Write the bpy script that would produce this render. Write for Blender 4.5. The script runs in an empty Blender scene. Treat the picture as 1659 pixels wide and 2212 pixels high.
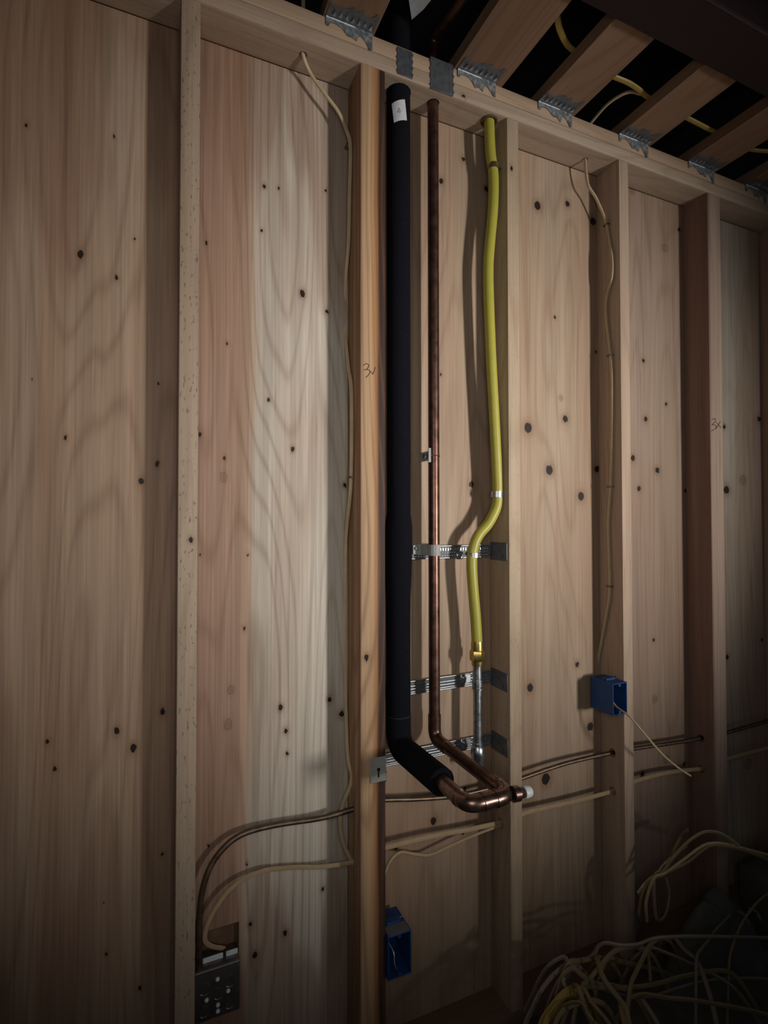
import bpy, bmesh, math, random
from mathutils import Vector, Matrix
random.seed(7)
SC = bpy.context.scene
COL = SC.collection

# ---------------------------------------------------------------- camera
cam_data = bpy.data.cameras.new('camera')
cam = bpy.data.objects.new('camera', cam_data)
COL.objects.link(cam)
CAM_POS = Vector((-0.0677, -1.1404, -1.082))
YAW, PITCH, ROLL = 0.4147, 0.0192, -0.0007
fwd = Vector((math.sin(YAW)*math.cos(PITCH), math.cos(YAW)*math.cos(PITCH), math.sin(PITCH)))
rgt = Vector((math.cos(YAW), -math.sin(YAW), 0.0))
upv = rgt.cross(fwd)
r2 = rgt*math.cos(ROLL) + upv*math.sin(ROLL)
u2 = -rgt*math.sin(ROLL) + upv*math.cos(ROLL)
mat = Matrix((r2, u2, -fwd)).transposed().to_4x4()
mat.translation = CAM_POS
cam.matrix_world = mat
cam_data.sensor_fit = 'VERTICAL'
cam_data.sensor_height = 36.0
cam_data.lens = 36.0*1141.5/2212.0
cam_data.clip_start = 0.02
SC.camera = cam

# ---------------------------------------------------------------- light
world = bpy.data.worlds.new('night_room')
SC.world = world
world.use_nodes = True
wb = world.node_tree.nodes['Background']
wb.inputs[0].default_value = (0.85, 0.92, 1.0, 1)
wb.inputs[1].default_value = 0.045

def lamp(name, kind, loc, aim, energy, color, **kw):
    d = bpy.data.lights.new(name, kind)
    d.energy = energy
    d.color = color
    for k, v in kw.items():
        setattr(d, k, v)
    o = bpy.data.objects.new(name, d)
    o.location = loc
    o.rotation_euler = (Vector(aim)-Vector(loc)).to_track_quat('-Z', 'Y').to_euler()
    COL.objects.link(o)
    return o

# tall, narrow opening to a lit space beyond, far to the right of the camera
lamp('doorway_light', 'AREA', (2.33, -3.15, -1.20), (0.80, 0.08, -0.80), 7.4, (1.0, 0.965, 0.91),
     shape='RECTANGLE', size=0.26, size_y=0.55, spread=math.radians(42))
# added fill lamp beside the camera, lifts the shaded sides
lamp('camera_fill', 'SPOT', (-0.05, -1.22, -1.0), (0.45, 0.08, -0.92), 19, (1.0, 0.95, 0.90),
     spot_size=math.radians(115), spot_blend=1.0, shadow_soft_size=0.25)

SC.view_settings.view_transform = 'Standard'
SC.view_settings.look = 'None'
SC.view_settings.gamma = 1.0
SC.view_settings.use_curve_mapping = False
SC.view_settings.exposure = 0.0

# ---------------------------------------------------------------- measured data (metres)
KNOTS= {'P0': [(-0.3, -0.296, 0.0031, 0.0053), (-0.145, -0.273, 0.0021, 0.0034), (-0.204, -0.535, 0.0059, 0.0099), (-0.138, -0.57, 0.0035, 0.0056), (-0.105, -0.481, 0.0021, 0.0034), (-0.285, -0.8, 0.0012, 0.0021), (-0.227, -0.911, 0.0032, 0.0054), (-0.088, -0.995, 0.005, 0.0079), (-0.057, -0.957, 0.0044, 0.0068), (-0.056, -0.784, 0.0022, 0.0034), (-0.252, -1.515, 0.0038, 0.0063), (-0.239, -1.571, 0.0032, 0.0052), (-0.13, -1.513, 0.0055, 0.0087), (-0.099, -1.553, 0.0063, 0.0099), (-0.043, -1.486, 0.0051, 0.0079), (-0.146, -1.96, 0.0027, 0.0043), (-0.083, -2.052, 0.0035, 0.0055), (-0.041, -1.787, 0.0029, 0.0045), (-0.151, -1.856, 0.0013, 0.0021), (0.168, -0.297, 0.0034, 0.005), (0.202, -0.293, 0.0026, 0.0038), (0.318, -0.27, 0.0028, 0.004), (0.163, -0.403, 0.0026, 0.0038), (0.04, -0.458, 0.0031, 0.0048), (0.26, -0.534, 0.0064, 0.009), (0.321, -0.568, 0.0038, 0.0052), (0.086, -0.678, 0.0024, 0.0036), (0.18, -0.797, 0.0034, 0.005), (0.029, -0.888, 0.0039, 0.0059), (0.237, -0.909, 0.0045, 0.0063), (0.082, -0.938, 0.0032, 0.0048), (0.031, -1.153, 0.0023, 0.0035), (0.134, -1.156, 0.0025, 0.0036), (0.127, -1.322, 0.0033, 0.0048), (0.329, -1.51, 0.0056, 0.0077), (0.21, -1.513, 0.0052, 0.0074), (0.223, -1.569, 0.0044, 0.0062), (0.226, -1.622, 0.0035, 0.0049), (0.368, -0.991, 0.0048, 0.0066), (0.36, -1.55, 0.0067, 0.009), (0.313, -1.957, 0.0037, 0.005), (0.143, -1.989, 0.0041, 0.0059), (0.222, -2.033, 0.0052, 0.0073), (0.154, -2.061, 0.0058, 0.0083), (0.052, -1.79, 0.0023, 0.0035), (0.135, -1.852, 0.0025, 0.0036)], 'P1': [(0.713, -0.081, 0.006, 0.0075), (0.643, -0.16, 0.0069, 0.0087), (0.788, -0.145, 0.0075, 0.0091), (0.735, -0.979, 0.0084, 0.0102), (0.64, -0.686, 0.0034, 0.0043), (0.614, -1.864, 0.0089, 0.011), (0.704, -1.915, 0.0058, 0.0071), (0.505, -1.906, 0.0052, 0.0067), (0.711, -1.801, 0.0047, 0.0057), (0.969, -0.148, 0.0124, 0.0143), (1.084, -0.114, 0.0088, 0.0098), (1.186, -0.145, 0.0123, 0.0135), (1.069, -0.772, 0.0101, 0.0112), (0.93, -0.809, 0.0147, 0.017), (1.007, -0.928, 0.0139, 0.0157), (1.128, -1.004, 0.0133, 0.0146), (1.193, -0.918, 0.0107, 0.0116), (1.193, -0.553, 0.0046, 0.005), (0.931, -1.558, 0.0119, 0.0137), (1.108, -1.51, 0.0073, 0.008), (1.158, -1.704, 0.0134, 0.0144), (0.986, -1.828, 0.0164, 0.0183), (1.032, -0.47, 0.0042, 0.0048), (1.576, -0.083, 0.0074, 0.0074), (1.399, -0.555, 0.0068, 0.007), (1.503, -0.689, 0.0053, 0.0054), (1.407, -0.746, 0.0085, 0.0087), (1.458, -0.912, 0.0104, 0.0106), (1.373, -0.974, 0.0083, 0.0086), (1.347, -0.877, 0.0099, 0.0103), (1.433, -1.466, 0.0051, 0.0052), (1.376, -1.89, 0.0099, 0.0101), (1.571, -1.892, 0.0072, 0.007), (1.593, -0.976, 0.0074, 0.0072)], 'P2': [(1.797, -0.743, 0.0081, 0.0076), (1.805, -0.968, 0.0162, 0.0152), (1.997, -0.7, 0.011, 0.0099), (1.798, -1.56, 0.008, 0.0075), (1.994, -1.516, 0.0065, 0.0058)]}
PALE_KNOTS= {'P0': [(0.08, -0.981, 0.0072, 0.0108), (0.098, -1.458, 0.0065, 0.0095), (0.092, -1.534, 0.008, 0.0118)], 'P1': [(1.357, -0.005, 0.01, 0.0105), (1.505, -0.161, 0.0125, 0.0127), (1.436, -1.658, 0.0102, 0.0103), (1.485, -1.861, 0.0122, 0.0121), (1.053, -0.711, 0.0071, 0.008)], 'P2': [(1.898, -0.93, 0.0169, 0.0155), (1.905, -1.953, 0.0188, 0.017)]}
GAS= [(0.758, 0.03, -0.002), (0.762, 0.03, -0.087), (0.771, 0.03, -0.148), (0.769, 0.03, -0.237), (0.758, 0.03, -0.34), (0.753, 0.03, -0.428), (0.76, 0.03, -0.627), (0.77, 0.03, -0.8), (0.777, 0.03, -0.924), (0.78, 0.03, -1.004), (0.775, 0.03, -1.042), (0.75, 0.03, -1.085), (0.72, 0.03, -1.115), (0.704, 0.03, -1.145), (0.697, 0.03, -1.187), (0.701, 0.03, -1.254), (0.708, 0.03, -1.326), (0.713, 0.03, -1.399)]
CAB= {'left_riser': [(0.246, 0.035, 0.0), (0.269, 0.05, -0.026), (0.301, 0.05, -0.06), (0.336, 0.05, -0.094), (0.357, 0.05, -0.132), (0.369, 0.053, -0.17), (0.369, 0.059, -0.283), (0.369, 0.066, -0.394), (0.369, 0.086, -0.477), (0.369, 0.092, -0.59), (0.369, 0.068, -0.7), (0.369, 0.045, -0.774), (0.369, 0.048, -0.981), (0.369, 0.078, -1.095), (0.369, 0.087, -1.171), (0.369, 0.09, -1.391), (0.369, 0.08, -1.568), (0.369, 0.067, -1.651), (0.375, 0.058, -1.698), (0.35, 0.058, -1.76), (0.347, 0.058, -1.806), (0.356, 0.058, -1.848), (0.372, 0.058, -1.884)], 'right_drop': [(1.109, 0.042, 0.0), (1.122, 0.045, -0.069), (1.157, 0.045, -0.108), (1.193, 0.043, -0.176), (1.193, 0.024, -0.284), (1.193, 0.025, -0.347), (1.193, 0.045, -0.402), (1.193, 0.047, -0.461), (1.193, 0.034, -0.564), (1.193, 0.028, -0.655), (1.193, 0.031, -0.848), (1.193, 0.036, -0.974), (1.193, 0.046, -1.091), (1.193, 0.042, -1.274), (1.193, 0.056, -1.36), (1.193, 0.074, -1.436), (1.193, 0.096, -1.53), (1.193, 0.103, -1.56)]}
HANK= {'h1': [(1.192, -0.05, -2.193), (1.193, -0.062, -2.123), (1.211, -0.074, -2.082), (1.239, -0.087, -2.061), (1.271, -0.099, -2.018), (1.316, -0.111, -1.979), (1.358, -0.123, -1.957), (1.387, -0.136, -1.954), (1.414, -0.148, -1.964), (1.456, -0.16, -1.995)], 'h2': [(1.214, -0.06, -2.202), (1.198, -0.071, -2.137), (1.215, -0.082, -2.071), (1.244, -0.093, -2.058), (1.304, -0.104, -2.031), (1.362, -0.116, -2.002), (1.392, -0.127, -1.993), (1.436, -0.138, -2.0), (1.511, -0.149, -2.027), (1.591, -0.16, -2.057)], 'h3': [(1.256, -0.07, -2.085), (1.269, -0.084, -2.066), (1.332, -0.099, -2.046), (1.365, -0.113, -2.018), (1.391, -0.127, -1.999), (1.43, -0.141, -2.002), (1.5, -0.156, -2.025), (1.597, -0.17, -2.072)], 'h4': [(1.234, -0.08, -2.059), (1.224, -0.077, -2.072), (1.223, -0.075, -2.108), (1.229, -0.073, -2.157), (1.241, -0.07, -2.197), (1.263, -0.068, -2.207), (1.288, -0.065, -2.19), (1.302, -0.062, -2.149), (1.292, -0.06, -2.105)], 'h5': [(1.276, -0.06, -2.087), (1.32, -0.05, -2.061), (1.361, -0.04, -2.039), (1.404, -0.03, -2.02), (1.439, -0.02, -2.023)], 'h6': [(1.191, -0.05, -2.126), (1.216, -0.054, -2.102), (1.258, -0.058, -2.083), (1.284, -0.062, -2.062), (1.313, -0.066, -2.046), (1.364, -0.07, -2.023)]}
PILE= {'s1': [(0.703, -0.17, -2.2), (0.727, -0.162, -2.184), (0.755, -0.154, -2.165), (0.787, -0.146, -2.154), (0.822, -0.138, -2.15), (0.865, -0.13, -2.153)], 's2': [(0.853, -0.14, -2.141), (0.892, -0.133, -2.152), (0.936, -0.127, -2.166), (0.975, -0.12, -2.181)], 's3': [(0.846, -0.13, -2.129), (0.856, -0.137, -2.142), (0.875, -0.144, -2.161), (0.912, -0.151, -2.188), (0.942, -0.158, -2.213), (0.969, -0.165, -2.229), (1.028, -0.172, -2.255), (1.093, -0.179, -2.27), (1.18, -0.186, -2.274), (1.292, -0.193, -2.288), (1.502, -0.2, -2.352)], 's4': [(0.94, -0.13, -2.157), (0.951, -0.14, -2.13), (0.965, -0.15, -2.119), (1.004, -0.16, -2.13), (1.05, -0.17, -2.135), (1.094, -0.18, -2.128), (1.161, -0.19, -2.137), (1.243, -0.2, -2.155), (1.397, -0.21, -2.198), (1.518, -0.22, -2.234)], 's5': [(0.867, -0.17, -2.177), (0.894, -0.162, -2.178), (0.936, -0.154, -2.168), (0.972, -0.146, -2.161), (1.02, -0.138, -2.161), (1.096, -0.13, -2.186)], 's6': [(0.989, -0.13, -2.181), (1.037, -0.123, -2.207), (1.109, -0.115, -2.248), (1.201, -0.107, -2.298), (1.336, -0.1, -2.385)], 's7': [(0.99, -0.2, -2.194), (1.031, -0.182, -2.186), (1.074, -0.165, -2.18), (1.122, -0.147, -2.176), (1.182, -0.13, -2.189)], 's8': [(1.154, -0.12, -2.215), (1.177, -0.14, -2.216), (1.199, -0.16, -2.222), (1.249, -0.18, -2.248), (1.291, -0.2, -2.269)], 's9': [(1.536, -0.1, -2.245), (1.458, -0.12, -2.23), (1.385, -0.14, -2.224), (1.322, -0.16, -2.222), (1.267, -0.18, -2.212), (1.223, -0.2, -2.207)], 's10': [(1.715, -0.1, -2.236), (1.622, -0.116, -2.225), (1.541, -0.132, -2.23), (1.481, -0.148, -2.237), (1.43, -0.164, -2.249), (1.384, -0.18, -2.268)], 's11': [(0.722, -0.2, -2.181), (0.746, -0.192, -2.173), (0.78, -0.185, -2.163), (0.812, -0.178, -2.161), (0.841, -0.17, -2.173)], 's12': [(0.725, -0.21, -2.174), (0.748, -0.2, -2.172), (0.782, -0.19, -2.167), (0.816, -0.18, -2.168)], 's13': [(0.743, -0.22, -2.172), (0.772, -0.213, -2.16), (0.815, -0.207, -2.165), (0.866, -0.2, -2.182)], 's14': [(0.838, -0.19, -2.151), (0.831, -0.213, -2.172), (0.826, -0.237, -2.179), (0.812, -0.26, -2.167)], 's15': [(0.85, -0.19, -2.156), (0.853, -0.213, -2.169), (0.86, -0.237, -2.18), (0.861, -0.26, -2.186)], 's16': [(1.021, -0.2, -2.232), (1.014, -0.23, -2.23), (1.011, -0.26, -2.243)], 's17': [(0.927, -0.16, -2.141), (0.914, -0.185, -2.152), (0.918, -0.21, -2.168), (0.933, -0.235, -2.192), (0.918, -0.26, -2.205)], 's18': [(0.873, -0.16, -2.19), (0.945, -0.168, -2.206), (1.024, -0.176, -2.227), (1.106, -0.184, -2.239), (1.192, -0.192, -2.244), (1.324, -0.2, -2.269)], 's19': [(0.822, -0.16, -2.145), (0.817, -0.165, -2.154), (0.828, -0.17, -2.171)], 's20': [(1.247, -0.12, -2.218), (1.244, -0.147, -2.223), (1.247, -0.173, -2.228), (1.229, -0.2, -2.217)], 's21': [(1.111, -0.15, -2.198), (1.084, -0.175, -2.202), (1.057, -0.2, -2.2)], 's22': [(1.596, -0.1, -2.252), (1.599, -0.12, -2.25), (1.585, -0.14, -2.254)], 's23': [(0.85, -0.15, -2.143), (0.883, -0.157, -2.166), (0.916, -0.163, -2.19), (0.978, -0.17, -2.213)], 's24': [(0.937, -0.16, -2.174), (0.929, -0.187, -2.176), (0.937, -0.213, -2.192), (0.918, -0.24, -2.196)], 's25': [(1.014, -0.2, -2.222), (1.081, -0.233, -2.227), (1.147, -0.267, -2.231), (1.333, -0.3, -2.302)], 's26': [(0.796, -0.24, -2.129), (0.801, -0.253, -2.142), (0.811, -0.267, -2.158), (0.804, -0.28, -2.152)]}
MARK1= [[(0.382, 0.0, -0.717), (0.389, 0.0, -0.712), (0.396, 0.0, -0.715), (0.39, 0.0, -0.725), (0.383, 0.0, -0.727)], [(0.39, 0.0, -0.725), (0.399, 0.0, -0.728), (0.396, 0.0, -0.736), (0.388, 0.0, -0.745)], [(0.401, 0.0, -0.729), (0.406, 0.0, -0.734), (0.412, 0.0, -0.717)]]
MARK2= [[(1.601, 0.0, -0.749), (1.617, 0.0, -0.744), (1.618, 0.0, -0.754), (1.602, 0.0, -0.765)], [(1.602, 0.0, -0.765), (1.623, 0.0, -0.767), (1.618, 0.0, -0.777), (1.599, 0.0, -0.786)], [(1.626, 0.0, -0.757), (1.647, 0.0, -0.773)], [(1.644, 0.0, -0.752), (1.624, 0.0, -0.775)]]

S = 0.4064            # stud spacing
DEP = 0.0885          # stud depth (front faces at y = 0, sheathing face at y = DEP)
ZB = -2.353           # stud foot
ZF = -2.391           # slab

# ---------------------------------------------------------------- material helpers
class NT:
    def __init__(self, name):
        self.m = bpy.data.materials.new(name)
        self.m.use_nodes = True
        self.t = self.m.node_tree
        self.b = self.t.nodes['Principled BSDF']
    def n(self, typ, **kw):
        nd = self.t.nodes.new(typ)
        ins = kw.pop('ins', {})
        for k, v in kw.items():
            setattr(nd, k, v)
        for k, v in ins.items():
            if hasattr(v, 'is_output') or isinstance(v, bpy.types.NodeSocket):
                self.t.links.new(v, nd.inputs[k])
            else:
                nd.inputs[k].default_value = v
        return nd
    def math(self, op, a, b=0.0, c=0.0, clamp=False):
        nd = self.n('ShaderNodeMath', operation=op, use_clamp=clamp, ins={0: a, 1: b, 2: c})
        return nd.outputs[0]
    def vmath(self, op, a, b=(0, 0, 0), c=None):
        ins = {0: a, 1: b}
        if c is not None: ins[2] = c
        nd = self.n('ShaderNodeVectorMath', operation=op, ins=ins)
        return nd.outputs['Value'] if op == 'LENGTH' else nd.outputs[0]
    def noise(self, vec, scale=1.0, detail=2.0, rough=0.5):
        nd = self.n('ShaderNodeTexNoise', ins={'Vector': vec, 'Scale': scale, 'Detail': detail, 'Roughness': rough})
        return nd.outputs[0]
    def ramp(self, fac, stops, interp='LINEAR'):
        nd = self.n('ShaderNodeValToRGB', ins={0: fac})
        cr = nd.color_ramp
        cr.interpolation = interp
        while len(cr.elements) < len(stops):
            cr.elements.new(0.5)
        for e, (p, c) in zip(cr.elements, stops):
            e.position = p
            e.color = (*c, 1) if len(c) == 3 else c
        return nd.outputs[0]
    def mix(self, fac, a, b, mode='MIX'):
        nd = self.n('ShaderNodeMix', data_type='RGBA', blend_type=mode)
        for i, v in ((0, fac), (6, a), (7, b)):
            if isinstance(v, bpy.types.NodeSocket):
                self.t.links.new(v, nd.inputs[i])
            else:
                nd.inputs[i].default_value = (*v, 1) if isinstance(v, tuple) and len(v) == 3 else v
        return nd.outputs[2]
    def out(self, color=None, rough=None, metal=None, spec=None, bump=None, bstr=0.1, bdist=0.002):
        for key, v in (('Base Color', color), ('Roughness', rough), ('Metallic', metal), ('Specular IOR Level', spec)):
            if v is None: continue
            if isinstance(v, bpy.types.NodeSocket):
                self.t.links.new(v, self.b.inputs[key])
            else:
                self.b.inputs[key].default_value = (*v, 1) if isinstance(v, tuple) and len(v) == 3 else v
        if bump is not None:
            bn = self.n('ShaderNodeBump', ins={'Height': bump, 'Strength': bstr, 'Distance': bdist})
            self.t.links.new(bn.outputs[0], self.b.inputs['Normal'])
        return self.m

def wood(name, axis, stops, seed=0.0, span=None, grain=0.16, knots=(), pale=(), rings=0.12, fleck=0.0, warp=0.05, ringf=20.0, rough=0.62, heart=0.0, gain=1.0, heart_ends=0.0):
    """Sawn or peeled wood. axis: the way the grain runs; span=(lo, hi): colour stops laid across x."""
    stops = [(p, c if c[1]/c[0] > 0.855 else (c[0]*0.98, c[1]*0.915, c[2]*0.85)) for p, c in stops]
    q = NT(name)
    co = q.n('ShaderNodeTexCoord').outputs['Object']
    sd = (seed, seed*1.7, seed*0.6)
    def sc(across, along):
        v = [across]*3
        v['xyz'.index(axis)] = along
        return tuple(v)
    pos = q.vmath('ADD', co, sd)
    big = q.noise(q.vmath('MULTIPLY', pos, sc(3.2, 0.5)), 1.0, 3.0, 0.55)
    mid = q.noise(q.vmath('MULTIPLY', pos, sc(34.0, 0.9)), 1.0, 3.0, 0.6)
    fine = q.noise(q.vmath('MULTIPLY', pos, sc(210.0, 2.6)), 1.0, 4.0, 0.65)
    stops = [(p, tuple(v*gain for v in c)) for p, c in stops]
    sx = q.n('ShaderNodeSeparateXYZ', ins={0: co}).outputs
    if span:
        xw = q.math('ADD', sx[0], q.math('MULTIPLY', q.math('SUBTRACT', big, 0.5), warp*2))
        xw = q.math('ADD', xw, q.math('MULTIPLY', q.math('SUBTRACT', mid, 0.5), 0.02))
        fac = q.math('DIVIDE', q.math('SUBTRACT', xw, span[0]), span[1]-span[0], clamp=True)
        base = q.ramp(fac, [((x-span[0])/(span[1]-span[0]), c) for x, c in stops])
    else:
        base = q.ramp(big, stops)
    if heart:
        hp = q.noise(q.vmath('MULTIPLY', pos, sc(6.0, 0.9)), 1.0, 3.0, 0.5)
        hm = q.ramp(hp, [(0.46, (0, 0, 0)), (0.56, (1, 1, 1))])
        base = q.mix(q.math('MULTIPLY', hm, heart), base, (0.29, 0.165, 0.105))
    if axis == 'z':
        sk = q.noise(q.vmath('MULTIPLY', pos, sc(95.0, 3.2)), 1.0, 3.0, 0.55)
        sm = q.ramp(sk, [(0.60, (0, 0, 0)), (0.72, (1, 1, 1))])
        base = q.mix(q.math('MULTIPLY', sm, 0.38), base, (0.21, 0.12, 0.075))
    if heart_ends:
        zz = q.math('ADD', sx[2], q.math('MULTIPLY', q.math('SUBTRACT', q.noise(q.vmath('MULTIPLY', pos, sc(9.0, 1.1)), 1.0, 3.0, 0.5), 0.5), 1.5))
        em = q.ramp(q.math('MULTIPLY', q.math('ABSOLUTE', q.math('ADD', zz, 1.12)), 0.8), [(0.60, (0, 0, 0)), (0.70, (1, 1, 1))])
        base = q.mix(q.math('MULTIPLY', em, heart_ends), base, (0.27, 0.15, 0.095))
    # growth rings and cathedral figure
    n2 = q.noise(q.vmath('MULTIPLY', pos, sc(5.5, 0.55)), 1.0, 1.5, 0.4)
    rg = q.math('SINE', q.math('ADD', q.math('MULTIPLY', n2, ringf*5.5), q.math('MULTIPLY', mid, 2.0)))
    rg = q.math('POWER', q.math('MULTIPLY_ADD', rg, 0.5, 0.5), 5.0)
    rmask = q.math('MULTIPLY', q.noise(q.vmath('MULTIPLY', pos, sc(4.0, 1.6)), 1.0, 1.0), rings*2.7)
    col = q.mix(q.math('MULTIPLY', rg, rmask), base, (0.17, 0.085, 0.045))
    shade = q.math('ADD', q.math('MULTIPLY_ADD', q.math('SUBTRACT', fine, 0.5), grain*3.2, 1.0),
                   q.math('MULTIPLY', q.math('SUBTRACT', mid, 0.5), grain*2.6))
    shc = q.n('ShaderNodeCombineXYZ', ins={0: shade, 1: shade, 2: shade}).outputs[0]
    col = q.mix(1.0, col, shc, 'MULTIPLY')
    if fleck:
        fl = q.noise(q.vmath('MULTIPLY', pos, sc(180.0, 60.0)), 1.0, 2.0, 0.6)
        patch = q.noise(q.vmath('MULTIPLY', pos, sc(8.0, 6.0)), 1.0, 2.0)
        fm = q.math('MULTIPLY', q.math('GREATER_THAN', fl, 0.63), q.math('MULTIPLY', patch, fleck))
        col = q.mix(fm, col, (0.06, 0.045, 0.03))
    if knots or pale:
        wob = q.n('ShaderNodeTexNoise', ins={'Vector': q.vmath('MULTIPLY', co, (150, 0, 90)), 'Scale': 1.0, 'Detail': 2.0}).outputs[1]
        kc = q.vmath('ADD', co, q.vmath('MULTIPLY', q.vmath('SUBTRACT', wob, (0.5, 0.5, 0.5)), (0.006, 0, 0.011)))
        def field(lst):
            cur = None
            for kx, kz, rx, rz in lst:
                d = q.vmath('LENGTH', q.vmath('MULTIPLY_ADD', kc, (1/rx, 0, 1/rz), (-kx/rx, 0, -kz/rz)))
                cur = d if cur is None else q.math('MINIMUM', cur, d)
            return cur
        if pale:
            d = field(pale)
            col = q.mix(q.ramp(d, [(0.0, (.75,)*3), (0.3, (.5,)*3), (0.42, (.85,)*3), (0.55, (0.1,)*3), (0.9, (0,)*3)]) if False else
                        q.ramp(q.math('MULTIPLY', d, 0.4), [(0.0, (.55,)*3), (0.3, (.35,)*3), (0.4, (.7,)*3), (0.5, (0.12,)*3), (0.95, (0,)*3)]),
                        col, (0.16, 0.085, 0.045))
        if knots:
            d = field(knots)
            halo = q.ramp(q.math('MULTIPLY', d, 0.25), [(0.0, (.6,)*3), (0.3, (.5,)*3), (0.55, (0.12,)*3), (1.0, (0,)*3)])
            col = q.mix(halo, col, (0.20, 0.11, 0.06))
            core = q.ramp(d, [(0.0, (1,)*3), (0.8, (1,)*3), (1.0, (0,)*3)])
            col = q.mix(core, col, (0.016, 0.008, 0.006))
    return q.out(col, rough, 0.0, 0.3, fine, 0.12, 0.0012)

def metal(name, color, rough, spread=0.1, metallic=1.0, scale=60.0, dark=0.6, seed=0.0):
    q = NT(name)
    co = q.vmath('ADD', q.n('ShaderNodeTexCoord').outputs['Object'], (seed, seed, seed))
    n1 = q.noise(co, scale, 3.0, 0.6)
    f = q.ramp(n1, [(0.3, tuple(c*dark for c in color)), (0.65, color)])
    r = q.math('MULTIPLY_ADD', n1, spread*2, rough-spread)
    return q.out(f, r, metallic, 0.5, n1, 0.04, 0.001)

def plain(name, color, rough, vary=0.15, scale=40.0, spec=0.4, bstr=0.05):
    q = NT(name)
    co = q.n('ShaderNodeTexCoord').outputs['Object']
    n1 = q.noise(co, scale, 3.0, 0.6)
    f = q.ramp(n1, [(0.25, tuple(c*(1-vary) for c in color)), (0.75, tuple(min(1, c*(1+vary)) for c in color))])
    return q.out(f, rough, 0.0, spec, n1, bstr, 0.002)

# wood tones
PALE, TAN, PINK, RED = (0.53, 0.465, 0.385), (0.41, 0.295, 0.22), (0.40, 0.305, 0.265), (0.335, 0.232, 0.185)
GREY, GOLD, BROWN = (0.46, 0.41, 0.33), (0.44, 0.32, 0.20), (0.27, 0.16, 0.10)
m_ply = {
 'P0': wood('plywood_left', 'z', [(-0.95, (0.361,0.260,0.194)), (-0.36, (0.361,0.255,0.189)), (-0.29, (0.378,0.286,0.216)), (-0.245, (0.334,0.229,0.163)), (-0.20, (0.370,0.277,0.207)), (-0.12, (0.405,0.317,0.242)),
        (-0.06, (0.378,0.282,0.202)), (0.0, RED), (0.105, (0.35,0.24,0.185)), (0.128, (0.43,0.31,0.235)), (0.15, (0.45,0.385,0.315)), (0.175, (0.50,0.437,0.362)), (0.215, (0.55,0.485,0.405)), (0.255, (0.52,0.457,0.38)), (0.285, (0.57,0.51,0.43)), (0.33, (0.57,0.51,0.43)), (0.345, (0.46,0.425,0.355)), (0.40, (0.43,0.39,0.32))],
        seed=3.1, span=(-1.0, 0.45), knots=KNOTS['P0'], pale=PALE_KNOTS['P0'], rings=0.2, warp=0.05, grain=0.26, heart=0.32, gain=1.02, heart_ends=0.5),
 'P1': wood('plywood_middle', 'z', [(0.40, TAN), (0.55, (0.46,0.35,0.26)), (0.68, (0.49,0.385,0.29)), (0.76, (0.42,0.33,0.25)), (0.84, (0.47,0.36,0.27)), (0.93, (0.45,0.335,0.245)), (1.0, (0.50,0.40,0.31)),
        (1.10, (0.49,0.385,0.29)), (1.18, (0.44,0.335,0.25)), (1.3, PINK), (1.42, (0.47,0.365,0.295)), (1.52, (0.44,0.335,0.26)), (1.62, PINK)],
        seed=8.4, span=(0.38, 1.66), knots=KNOTS['P1'], pale=PALE_KNOTS['P1'], rings=0.15, warp=0.04, grain=0.2, heart=0.3, gain=0.79),
 'P2': wood('plywood_right', 'z', [(1.60, PINK), (1.72, (0.46,0.37,0.30)), (1.82, (0.47,0.41,0.34)), (1.92, (0.46,0.385,0.31)), (2.0, PINK), (2.3, TAN), (2.8, PINK)],
        seed=12.7, span=(1.6, 2.85), knots=KNOTS['P2'], pale=PALE_KNOTS['P2'], rings=0.12, warp=0.04, grain=0.18, heart=0.3, gain=0.92),
}
def stud_wood(name, a, b, seed, **kw):
    return wood(name, 'z', [(0.3, a), (0.7, b)], seed=seed, **kw)
m_stud = {
 'L': stud_wood('stud_tan', GREY, TAN, 1.0),
 'A': stud_wood('stud_pale_flecked', (0.45,0.375,0.30), (0.39,0.295,0.225), 2.0, fleck=1.0, knots=[(0.006, -1.117, 0.004, 0.006)]),
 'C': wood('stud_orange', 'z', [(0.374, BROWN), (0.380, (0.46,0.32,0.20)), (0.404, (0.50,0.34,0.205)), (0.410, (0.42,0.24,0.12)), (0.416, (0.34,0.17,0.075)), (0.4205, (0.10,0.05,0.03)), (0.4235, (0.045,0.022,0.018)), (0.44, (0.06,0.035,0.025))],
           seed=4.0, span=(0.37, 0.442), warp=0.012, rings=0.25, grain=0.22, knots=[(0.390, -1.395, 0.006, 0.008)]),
 'E': stud_wood('stud_greenish', (0.41,0.33,0.24), (0.45,0.37,0.285), 5.0, fleck=0.35, knots=[(0.808, -0.135, 0.004, 0.007)]),
 'F': stud_wood('stud_sand', (0.42,0.32,0.25), (0.48,0.39,0.315), 6.0, fleck=0.2),
 'G': wood('stud_reddish', 'z', [(1.5935, (0.25,0.165,0.135)), (1.598, (0.27,0.18,0.145)), (1.603, (0.37,0.285,0.235)), (1.66, (0.41,0.325,0.275))], seed=7.0, span=(1.592, 1.66), warp=0.004),  # darker left stops put the shade of that side into the wood
 'H': stud_wood('stud_brown', (0.36,0.24,0.18), (0.42,0.30,0.22), 8.0),
}
m_plate = wood('plate_pale', 'x', [(0.3, (0.46,0.385,0.31)), (0.7, (0.38,0.285,0.215))], seed=9.0, fleck=0.3, knots=[(0.6575, 0.012, 0.005, 0.005)])
m_plate2 = wood('plate_pinkish', 'x', [(0.3, (0.42,0.31,0.23)), (0.7, (0.47,0.36,0.27))], seed=10.0, fleck=0.15)
m_sole = wood('sole_plate', 'x', [(0.3, (0.20,0.125,0.085)), (0.7, (0.26,0.165,0.11))], seed=11.0)
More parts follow.
